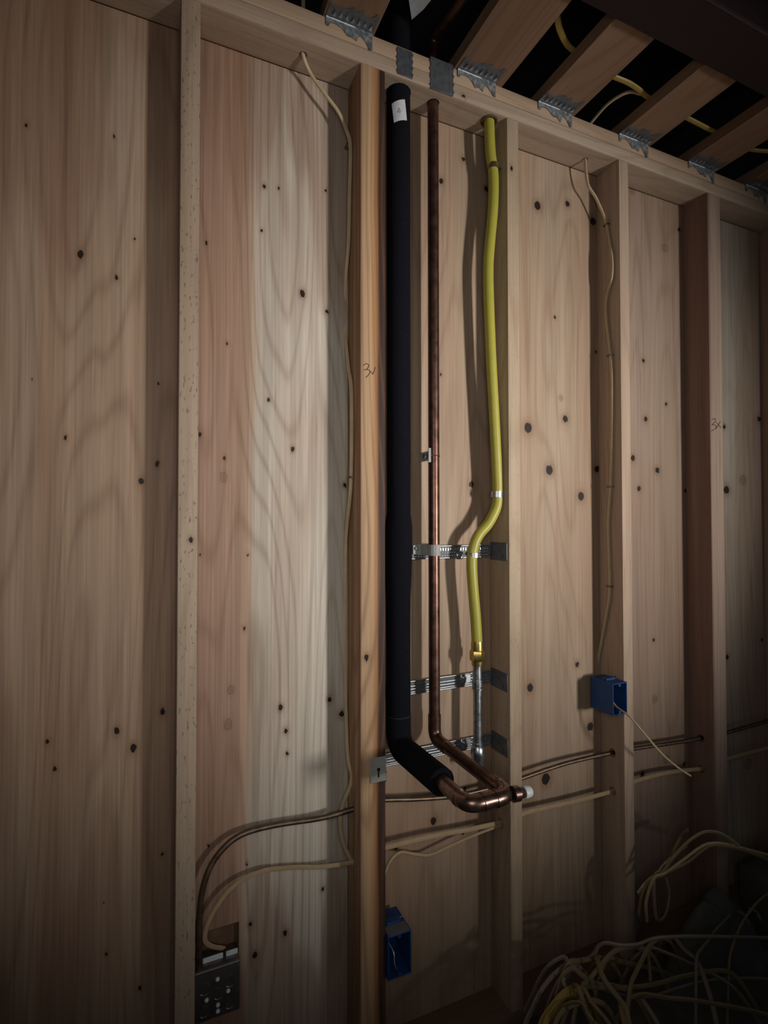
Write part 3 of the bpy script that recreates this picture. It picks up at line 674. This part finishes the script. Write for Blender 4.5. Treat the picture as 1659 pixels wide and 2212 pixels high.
# ---------------------------------------------------------------- nail plates on the top plates
for x0, x1, z0, z1, lab in ((0.470, 0.5105, 0.004, 0.071, 'narrow grey nail plate on the top plates above the black foam sleeve'),
                            (0.561, 0.6270, -0.001, 0.080, 'wide scratched grey nail plate on the top plates above the copper riser')):
    o = empty('nail_plate', ((x0+x1)/2, 0, z0), lab, 'plate')
    spl = obj('steel_plate', MB().box(x0, x1, -0.0024, -0.0004, z0, z1, 0.0005), m_steel, o)
    for k in range(4):
        z = z0+(z1-z0)*(0.12+0.25*k)
        for xx in (x0, x1):
            obj('prong', MB().box(xx-0.0016, xx+0.0016, -0.0040, 0.010, z-0.003, z+0.003, 0.0006), m_steel, spl)
    obj('scratch_line', MB().box(x0+(x1-x0)*0.80, x0+(x1-x0)*0.82, -0.0028, -0.0022, z0+0.01, z1-0.008), m_galv, o)

# ---------------------------------------------------------------- truss connector clips with ragged lower edge
CLIPS = [(0.2895, 0.4040, 'mottled zinc clip with ragged teeth, under the joist nearest the long tan cable hole'),
         (0.6400, 0.7560, 'mottled zinc clip with ragged teeth, just beyond the wide nail plate'),
         (0.8980, 1.0170, 'mottled zinc clip with ragged teeth, above the bay right of the gas line'),
         (1.2000, 1.3200, 'mottled zinc clip with ragged teeth, just past the stud that carries the upper blue box'),
         (1.5030, 1.6260, 'mottled zinc clip with ragged teeth, next to last at the far end of the plate'),
         (1.7900, 1.9000, 'mottled zinc clip with ragged teeth, last one at the far end of the plate')]
for ci, (x0, x1, lab) in enumerate(CLIPS):
    rnd = random.Random(ci+3)
    o = empty('truss_clip', ((x0+x1)/2, 0, P2Z), lab, 'clip', 'truss clips along the top plate')
    L = x1-x0
    # ragged skirt over the plate face
    low = [(0.0, 0.021), (0.05, 0.022), (0.10, 0.012), (0.20, 0.010), (0.30, 0.013), (0.38, 0.020), (0.46, 0.030), (0.56, 0.026), (0.66, 0.033), (0.70, 0.018), (0.78, 0.016), (0.86, 0.026), (0.94, 0.038), (1.0, 0.040)]
    poly = [(x0+L*a, P2Z-d*rnd.uniform(0.9, 1.1)) for a, d in low] + [(x1, P2Z-0.001), (x0, P2Z-0.001)]
    obj('skirt', MB().prism(poly, -0.0030, -0.0006), m_clip, o, smooth=False)
    # leaf under the joist chord, with ragged front edge
    leaf = [(x0+L*a, -0.0006-0.026-0.55*d*rnd.uniform(0.8, 1.3)) for a, d in low]
    lf = obj('leaf', MB().prism(leaf + [(x1, -0.0008), (x0, -0.0008)], P2Z-0.0016, P2Z-0.0002, 'xy'), m_steel, o, smooth=False)
    # bent edge, its highlight put into a white colour
    obj('bent_edge', MB().cyl((x0, -0.0024, P2Z-0.0018), (x0+L*0.62, -0.0024, P2Z-0.0018), 0.0018, 8), m_glint, o)
    for k in range(7):
        tx = x0+L*(0.10+0.13*k)
        obj('tooth', MB().prism([(tx, -0.012-0.002*(k % 3)), (tx+0.008, -0.014), (tx+0.003, -0.026)], P2Z-0.0060+0.001*(k % 2), P2Z-0.0015, 'xy'), m_clip, lf, smooth=False)

# ---------------------------------------------------------------- metal junction box (back of it faces the room)
BX0, BX1, BY, BZ0, BZ1 = 0.0215, 0.1145, 0.048, -2.133, -2.026
jb = empty('metal_junction_box', (0.068, 0.06, BZ0), 'shiny square steel junction box with knockouts, low on the wall beside a pale stud', 'junction box')
obj('box_body', MB().box(BX0, BX1, BY, DEP+0.012, BZ0, BZ1, 0.0025, 2), m_boxmetal, jb)
obj('glint_strip', MB().box(BX0+0.018, BX0+0.060, 0.066, 0.070, BZ1-0.001, BZ1+0.010, 0.0012), m_glint, jb, label='white strip for the glint on the box top')  # strips added for the bright reflection along the box top
obj('glint_strip', MB().box(BX0+0.066, BX1-0.002, 0.066, 0.070, BZ1-0.001, BZ1+0.010, 0.0012), m_glint, jb, label='white strip for the glint on the box top')
obj('box_fold', MB().cyl((BX0+0.002, BY-0.0002, BZ1-0.003), (BX1-0.002, BY-0.0002, BZ1-0.003), 0.0014, 8), m_zinc, jb)
bcx, bcz = 0.068, -2.083
for dx, dz in ((-0.026, 0.018), (0.026, 0.018), (-0.026, -0.028), (0.026, -0.028), (0.002, 0.0)):
    k = MB().cyl((bcx+dx, BY+0.0004, bcz+dz), (bcx+dx, BY-0.0012, bcz+dz), 0.0108, 22)
    k.torus((bcx+dx, BY-0.0010, bcz+dz), 0.0116, 0.0010, 'y', math.radians(215), math.radians(345), 14, 6)
    obj('knockout', k, m_boxmetal, jb)
for dx, dz in ((0.0, 0.030), (0.022, -0.002), (-0.022, -0.006), (0.001, -0.024), (0.001, -0.037)):
    obj('glint_dome', MB().tube([(bcx+dx, BY+0.0002, bcz+dz), (bcx+dx, BY-0.0016, bcz+dz), (bcx+dx, BY-0.0034, bcz+dz), (bcx+dx, BY-0.0040, bcz+dz)], [0.0044, 0.0044, 0.0030, 0.0008], 14), m_glint, jb, label='small white dome for a bright spot of light')  # white domes added for the bright spots of light on the box

# ---------------------------------------------------------------- blue plastic outlet boxes
def blue_box(x0, x1, z0, z1, stud_side, label):
    o = empty('blue_outlet_box', ((x0+x1)/2, 0.03, z0), label, 'outlet box', 'blue outlet boxes')
    yf, yb, t = -0.012, 0.072, 0.0030
    mb = MB()
    mb.box(x0, x0+t, yf, yb, z0, z1, 0.0006)
    mb.box(x1-t, x1, yf, yb, z0, z1, 0.0006)
    mb.box(x0+t, x1-t, yf, yb, z1-t, z1, 0.0005)
    mb.box(x0+t, x1-t, yf, yb, z0, z0+t, 0.0005)
    mb.box(x0+t, x1-t, yb-t, yb, z0+t, z1-t)
    sh = obj('shell', mb, m_blue, o)
    for zz in (z0+0.007, z1-0.007):
        obj('screw_boss', MB().tube([((x0+x1)/2, yf+0.001, zz), ((x0+x1)/2, yf+0.020, zz)], 0.0045, 10), m_blue, sh)
    xs = x1 if stud_side > 0 else x0
    obj('nail_lug', MB().box(x0+0.010, x1-0.010, 0.020, 0.040, z1-0.001, z1+0.006, 0.0015), m_blue, o)
    obj('nail', MB().cyl((x0+0.006, 0.030, z1+0.003), (x1-0.001, 0.030, z1+0.005), 0.0018, 8), m_steel, o)
    obj('nail_lug', MB().box(x0+0.010, x1-0.010, 0.020, 0.040, z0-0.006, z0+0.001, 0.0015), m_blue, o)
    return o
blue_box(1.1440, 1.1996, -1.637, -1.546, 1, 'blue plastic outlet box high on a stud, fed by a tan cable from above')
b2 = blue_box(0.4388, 0.4985, -2.140, -2.040, -1, 'blue plastic outlet box low against the orange stud, below the copper loop')
obj('dust_skin', MB().box(0.4420, 0.4955, -0.011, 0.020, -2.0400, -2.0392), plain('grey_dust', (0.16, 0.16, 0.18), 0.8), b2)
obj('bare_wire', MB().tube(spline([(0.4500, 0.010, -2.070), (0.4560, -0.004, -2.085), (0.4555, -0.010, -2.105), (0.4600, -0.012, -2.118)], 5), 0.0016, 8), m_zinc, b2, label='bare wire end')

# ---------------------------------------------------------------- cables
def cable(name, pts, r, m, label, cat='cable', group=None, flat=1.0, fdir=None, sub=7, sides=8, origin=None, kind=None):
    P = spline(pts, sub)
    return obj(name, MB().tube(P, r, sides, flat=flat, flat_dir=fdir), m, None, origin=origin or P[-1], label=label, cat=cat, group=group)
def armoured(pts, r, label):
    P = resample(spline(pts, 10), 0.0022)
    R = [r*(1.0 if i % 2 else 0.86) for i in range(len(P))]
    return obj('armoured_cable', MB().tube(P, R, 10), m_mc, None, origin=P[-1], label=label, cat='cable', angle=80)

cable('cable', [(0.249, 0.040, 0.28), (0.247, 0.038, 0.12), (0.2464, 0.036, 0.04)] + CAB['left_riser'], 0.0047, m_romex_w,
      'long tan cable down the left side of the orange stud', flat=0.75, fdir=(0, 1, 0))
cable('cable', [(1.185, -0.092, 0.122), (1.150, -0.078, 0.126), (1.128, -0.035, 0.122), (1.118, 0.010, 0.106), (1.111, 0.036, 0.085), (1.109, 0.042, 0.04)] + CAB['right_drop'], 0.0046, m_romex_w,
      'tan cable from the top plate down into the upper blue box', flat=0.75, fdir=(0, 1, 0))
armoured([(0.4064, 0.052, -1.762), (0.368, 0.052, -1.765), (0.300, 0.058, -1.771), (0.210, 0.062, -1.766), (0.148, 0.062, -1.765), (0.109, 0.062, -1.772), (0.080, 0.061, -1.789), (0.058, 0.060, -1.813), (0.044, 0.058, -1.841), (0.036, 0.057, -1.871), (0.032, 0.056, -1.904), (0.031, 0.056, -1.950), (0.031, 0.058, -2.028)],
         0.0068, 'brown armoured cable curving from the orange stud down to the steel junction box')
cable('cable', [(0.4064, 0.050, -1.886), (0.374, 0.052, -1.889), (0.305, 0.060, -1.886), (0.246, 0.066, -1.875), (0.190, 0.068, -1.866), (0.163, 0.068, -1.864), (0.123, 0.066, -1.870), (0.091, 0.064, -1.886), (0.069, 0.063, -1.909), (0.053, 0.063, -1.933), (0.044, 0.065, -1.960), (0.045, 0.068, -1.982), (0.060, 0.074, -2.001), (0.082, 0.080, -2.016), (0.084, 0.088, -2.024)],
      0.0055, m_romex, 'tan cable arching beneath the armoured cable behind the steel junction box', flat=0.55, fdir=(0, 1, 0.0))
cable('cable', [(0.4064, 0.050, -1.872), (0.449, 0.047, -1.872), (0.587, 0.046, -1.875), (0.707, 0.046, -1.884), (0.8128, 0.046, -1.888), (0.878, 0.045, -1.880), (0.966, 0.046, -1.883), (1.078, 0.046, -1.887), (1.2192, 0.045, -1.886), (1.297, 0.046, -1.876), (1.446, 0.046, -1.878), (1.6256, 0.045, -1.896), (1.722, 0.046, -1.886), (1.947, 0.046, -1.887), (2.02, 0.046, -1.887)],
      0.0068, m_romex, 'tan cable running level through the studs, below the armoured cable', flat=0.6, fdir=(0, 1, 0))
cable('cable', [(0.4455, 0.046, -2.035), (0.4410, 0.040, -2.000), (0.4408, 0.035, -1.960), (0.4430, 0.032, -1.935), (0.452, 0.034, -1.920), (0.474, 0.046, -1.903), (0.502, 0.052, -1.897), (0.540, 0.054, -1.912), (0.584, 0.054, -1.925), (0.629, 0.054, -1.919), (0.710, 0.050, -1.905), (0.800, 0.047, -1.8955)],
      0.0038, m_romex, 'thin tan cable looping from the lower blue box up to the level cable')
armoured([(0.4064, 0.052, -1.758), (0.452, 0.048, -1.757), (0.542, 0.047, -1.773), (0.640, 0.046, -1.787), (0.700, 0.046, -1.790), (0.8128, 0.046, -1.790), (0.872, 0.045, -1.783), (1.029, 0.046, -1.772), (1.2192, 0.045, -1.773), (1.299, 0.046, -1.777), (1.450, 0.046, -1.787), (1.533, 0.046, -1.792), (1.6256, 0.045, -1.794), (1.724, 0.046, -1.797), (1.949, 0.046, -1.792), (2.02, 0.046, -1.790)],
         0.0062, 'brown armoured cable running level through the studs behind the copper loop')
cable('cable', [(1.175, 0.030, -1.596), (1.168, 0.0, -1.6155), (1.170, -0.045, -1.630), (1.190, -0.080, -1.672), (1.240, -0.095, -1.730), (1.300, -0.098, -1.777), (1.345, -0.100, -1.806)],
      0.0030, m_romex_w, 'thin cream cable sticking out of the upper blue box', sub=8)
cable('cable', [(0.50, -0.255, 0.1215), (0.65, -0.235, 0.1215), (0.760, -0.205, 0.1215), (0.801, -0.182, 0.120), (0.832, -0.157, 0.119), (0.873, -0.134, 0.119), (0.915, -0.121, 0.1215), (1.02, -0.108, 0.1215), (1.065, -0.106, 0.120), (1.116, -0.109, 0.118), (1.162, -0.104, 0.118), (1.215, -0.092, 0.1215), (1.32, -0.088, 0.1215), (1.381, -0.086, 0.120), (1.485, -0.083, 0.119), (1.53, -0.081, 0.1215), (1.64, -0.079, 0.1215), (1.698, -0.078, 0.120), (1.753, -0.095, 0.119), (1.80, -0.097, 0.1215), (1.95, -0.10, 0.1215)],
      0.0075, m_romex_y, 'yellow cable draped across the tops of the ceiling joists', flat=0.6, fdir=(0, 0, 1))
cable('cable', [(0.455, 0.046, -1.874), (0.52, 0.0455, -1.868), (0.60, 0.045, -1.873), (0.70, 0.0445, -1.880), (0.800, 0.044, -1.886)],
      0.0030, m_romex_w, 'slim cream cable riding on the level tan cable beside the orange stud') if False else None

# cable staples
def staple(c, axis, label):
    mb = MB()
    x, y, z = c
    mb.box(x-0.0065, x-0.0045, y-0.009, y+0.009, z-0.0022, z+0.0022, 0.0004)
    mb.box(x-0.0065, x+0.005, y-0.009, y-0.0075, z-0.0022, z+0.0022, 0.0004)
    mb.box(x-0.0065, x+0.005, y+0.0075, y+0.009, z-0.0022, z+0.0022, 0.0004)
    obj('cable_staple', mb, m_steel, None, origin=c, label=label, cat='staple', group='cable staples on stud sides')
xs_ = S-0.03175-0.0055
for y, z, lab in ((0.0684, -0.158, 'small dark staple on the long tan cable, uppermost on the orange stud'),
                  (0.0480, -0.975, 'small dark staple on the long tan cable, halfway down the orange stud')):
    staple((xs_, y, z), 'x', lab)
xs_ = 3*S-0.019-0.0055
for y, z, lab in ((0.043, -0.178, 'small dark staple at the first bend of the right tan cable'),
                  (0.034, -0.580, 'small dark staple a third of the way down the right tan cable'),
                  (0.037, -0.976, 'small dark staple halfway down the right tan cable'),
                  (0.043, -1.275, 'small dark staple on the right tan cable, last one above the blue box')):
    staple((xs_, y, z), 'x', lab)

# hank of cut cable hanging beside the stud
hk = empty('cable_hank', (1.24, -0.06, -2.25), 'hank of tan cables arching up from the floor pile beside a stud', 'cable')
for k, (key, pts) in enumerate(HANK.items()):
    obj('strand', MB().tube(spline(pts, 6), 0.0056, 8, flat=0.6, flat_dir=(0, 1, 0)), (m_pile_tan, m_romex, m_pile_tan, m_pile_grey)[k % 4], hk)
for pts in ([(1.186, -0.052, -2.175), (1.184, -0.052, -2.20), (1.180, -0.052, -2.235)], [(1.186, -0.052, -2.175), (1.190, -0.052, -2.20), (1.191, -0.052, -2.235)],
            [(1.214, -0.060, -2.16), (1.214, -0.06, -2.20), (1.214, -0.06, -2.23)], [(1.232, -0.06, -2.195), (1.238, -0.062, -2.215)], [(1.262, -0.06, -2.18), (1.262, -0.062, -2.205)]):
    obj('bare_wire', MB().tube(spline(pts, 4), 0.0019, 8), m_zinc, hk, label='stripped bright wire end')

# pile of loose cable on the floor
GREYS = {'s1', 's4', 's8', 's9', 's16', 's19', 's20', 's3'}
YELL = {'s11', 's12'}
for key, pts in PILE.items():
    P = [Vector(p) for p in pts]
    if key not in ('s19', 's21', 's22'):
        for end in (0, -1):
            e = P[end]; d = (e-(P[1] if end == 0 else P[-2])); d.z = 0
            d = d.normalized() if d.length > 1e-4 else Vector((0, -1, 0))
            ext = [e+d*0.05+Vector((0, -0.01, -0.035)), Vector((e.x+d.x*0.10, e.y+d.y*0.10-0.02, max(ZF+0.008, e.z-0.13)))]
            P = (ext[::-1]+P) if end == 0 else (P+ext)
    special = {'s1': 'pale grey cable bowing out of the floor pile towards the middle bay of the wall',
               's2': 'short tan cable bridging the top of the floor pile, behind the pale bowed cable',
               's3': 'long grey cable sagging through the middle of the floor pile',
               's4': 'long grey cable lying level across the top of the floor pile',
               's5': 'tan cable climbing from the heart of the pile to the long level grey cable',
               's6': 'tan cable drooping away from the top of the pile, under the level grey cable',
               's7': 'tan cable standing steeply in the middle of the floor pile',
               's8': 'grey cable slanting down below the long level grey cable',
               's9': 'grey cable slanting up out of the pile towards the dark grey sheet',
               's10': 'tan cable hanging steeply over the far end of the floor pile',
               's11': 'yellowish cable at the near corner of the floor pile, outer of two',
               's12': 'yellowish cable at the near corner of the floor pile, inner of two',
               's13': 'tan cable arching low beside the two yellowish cables',
               's14': 'tan cable fanning towards the viewer, next to the low tan arch',
               's15': 'tan cable fanning towards the viewer, second from the low tan arch',
               's16': 'grey cable dropping towards the viewer from the middle of the pile',
               's17': 'tan cable curving from the top of the pile down towards the viewer',
               's18': 'tan cable running nearly level through the lower half of the pile',
               's19': 'short cut cable end standing up at the edge of the pile',
               's20': 'short grey cable dipping below the level grey cable, nearest the stud foot',
               's21': 'short upright tan cable end in the middle of the pile',
               's22': 'short tan cable end curling down beside the steep far cable',
               's23': 'short tan cable crossing under the pale bowed cable',
               's24': 'tan cable bending down through the near half of the pile',
               's25': 'long tan cable sweeping low across the front of the pile',
               's26': 'tan cable fanning towards the viewer, lowest and nearest of the fan'}
    lab = special.get(key, 'loose tan cable tangled in the pile on the dark floor')
    m = m_pile_grey if key in GREYS else (m_romex_y if key in YELL else m_pile_tan)
    cable('loose_cable', P, 0.0058 if key not in YELL else 0.0075, m, lab, 'cable', 'loose cables in the floor pile', flat=0.62, fdir=(0.2, 1, 0.3), sub=6)

# dark sheeting lumps and slab on the floor at the far bays
def lump(name, c, sx, sy, h, seed, m, label, cat):
    rnd = random.Random(seed)
    nx, ny = 22, 16
    ph = [rnd.uniform(0, 6.28) for _ in range(6)]
    vs, fs = [], []
    for j in range(ny+1):
        for i in range(nx+1):
            u, v = i/nx*2-1, j/ny*2-1
            r = min(1.0, math.sqrt(u*u+v*v))
            hh = h*(1-r**2.4)*(1+0.22*math.sin(4*u+ph[0])*math.sin(3*v+ph[1])+0.12*math.sin(9*u+5*v+ph[2]))
            vs.append((c[0]+u*sx, c[1]+v*sy, c[2]+max(0, hh)))
    for j in range(ny):
        for i in range(nx):
            a = j*(nx+1)+i
            fs.append((a, a+1, a+nx+2, a+nx+1))
    return obj(name, MB().add(vs, fs), m, None, origin=c, label=label, cat=cat, angle=60)
lump('plastic_sheet', (1.46, -0.085, ZF+0.001), 0.20, 0.075, 0.20, 2, m_tarp, 'crumpled dark grey sheet heaped at the foot of the wall behind the cables', 'sheet')
blk = MB().box(1.70, 2.02, -0.115, -0.004, ZF+0.001, ZF+0.190, 0.006, 2)
obj('concrete_block', blk, m_tarp, None, origin=(1.86, -0.06, ZF), label='dark grey block on the floor against the far stud', cat='block')
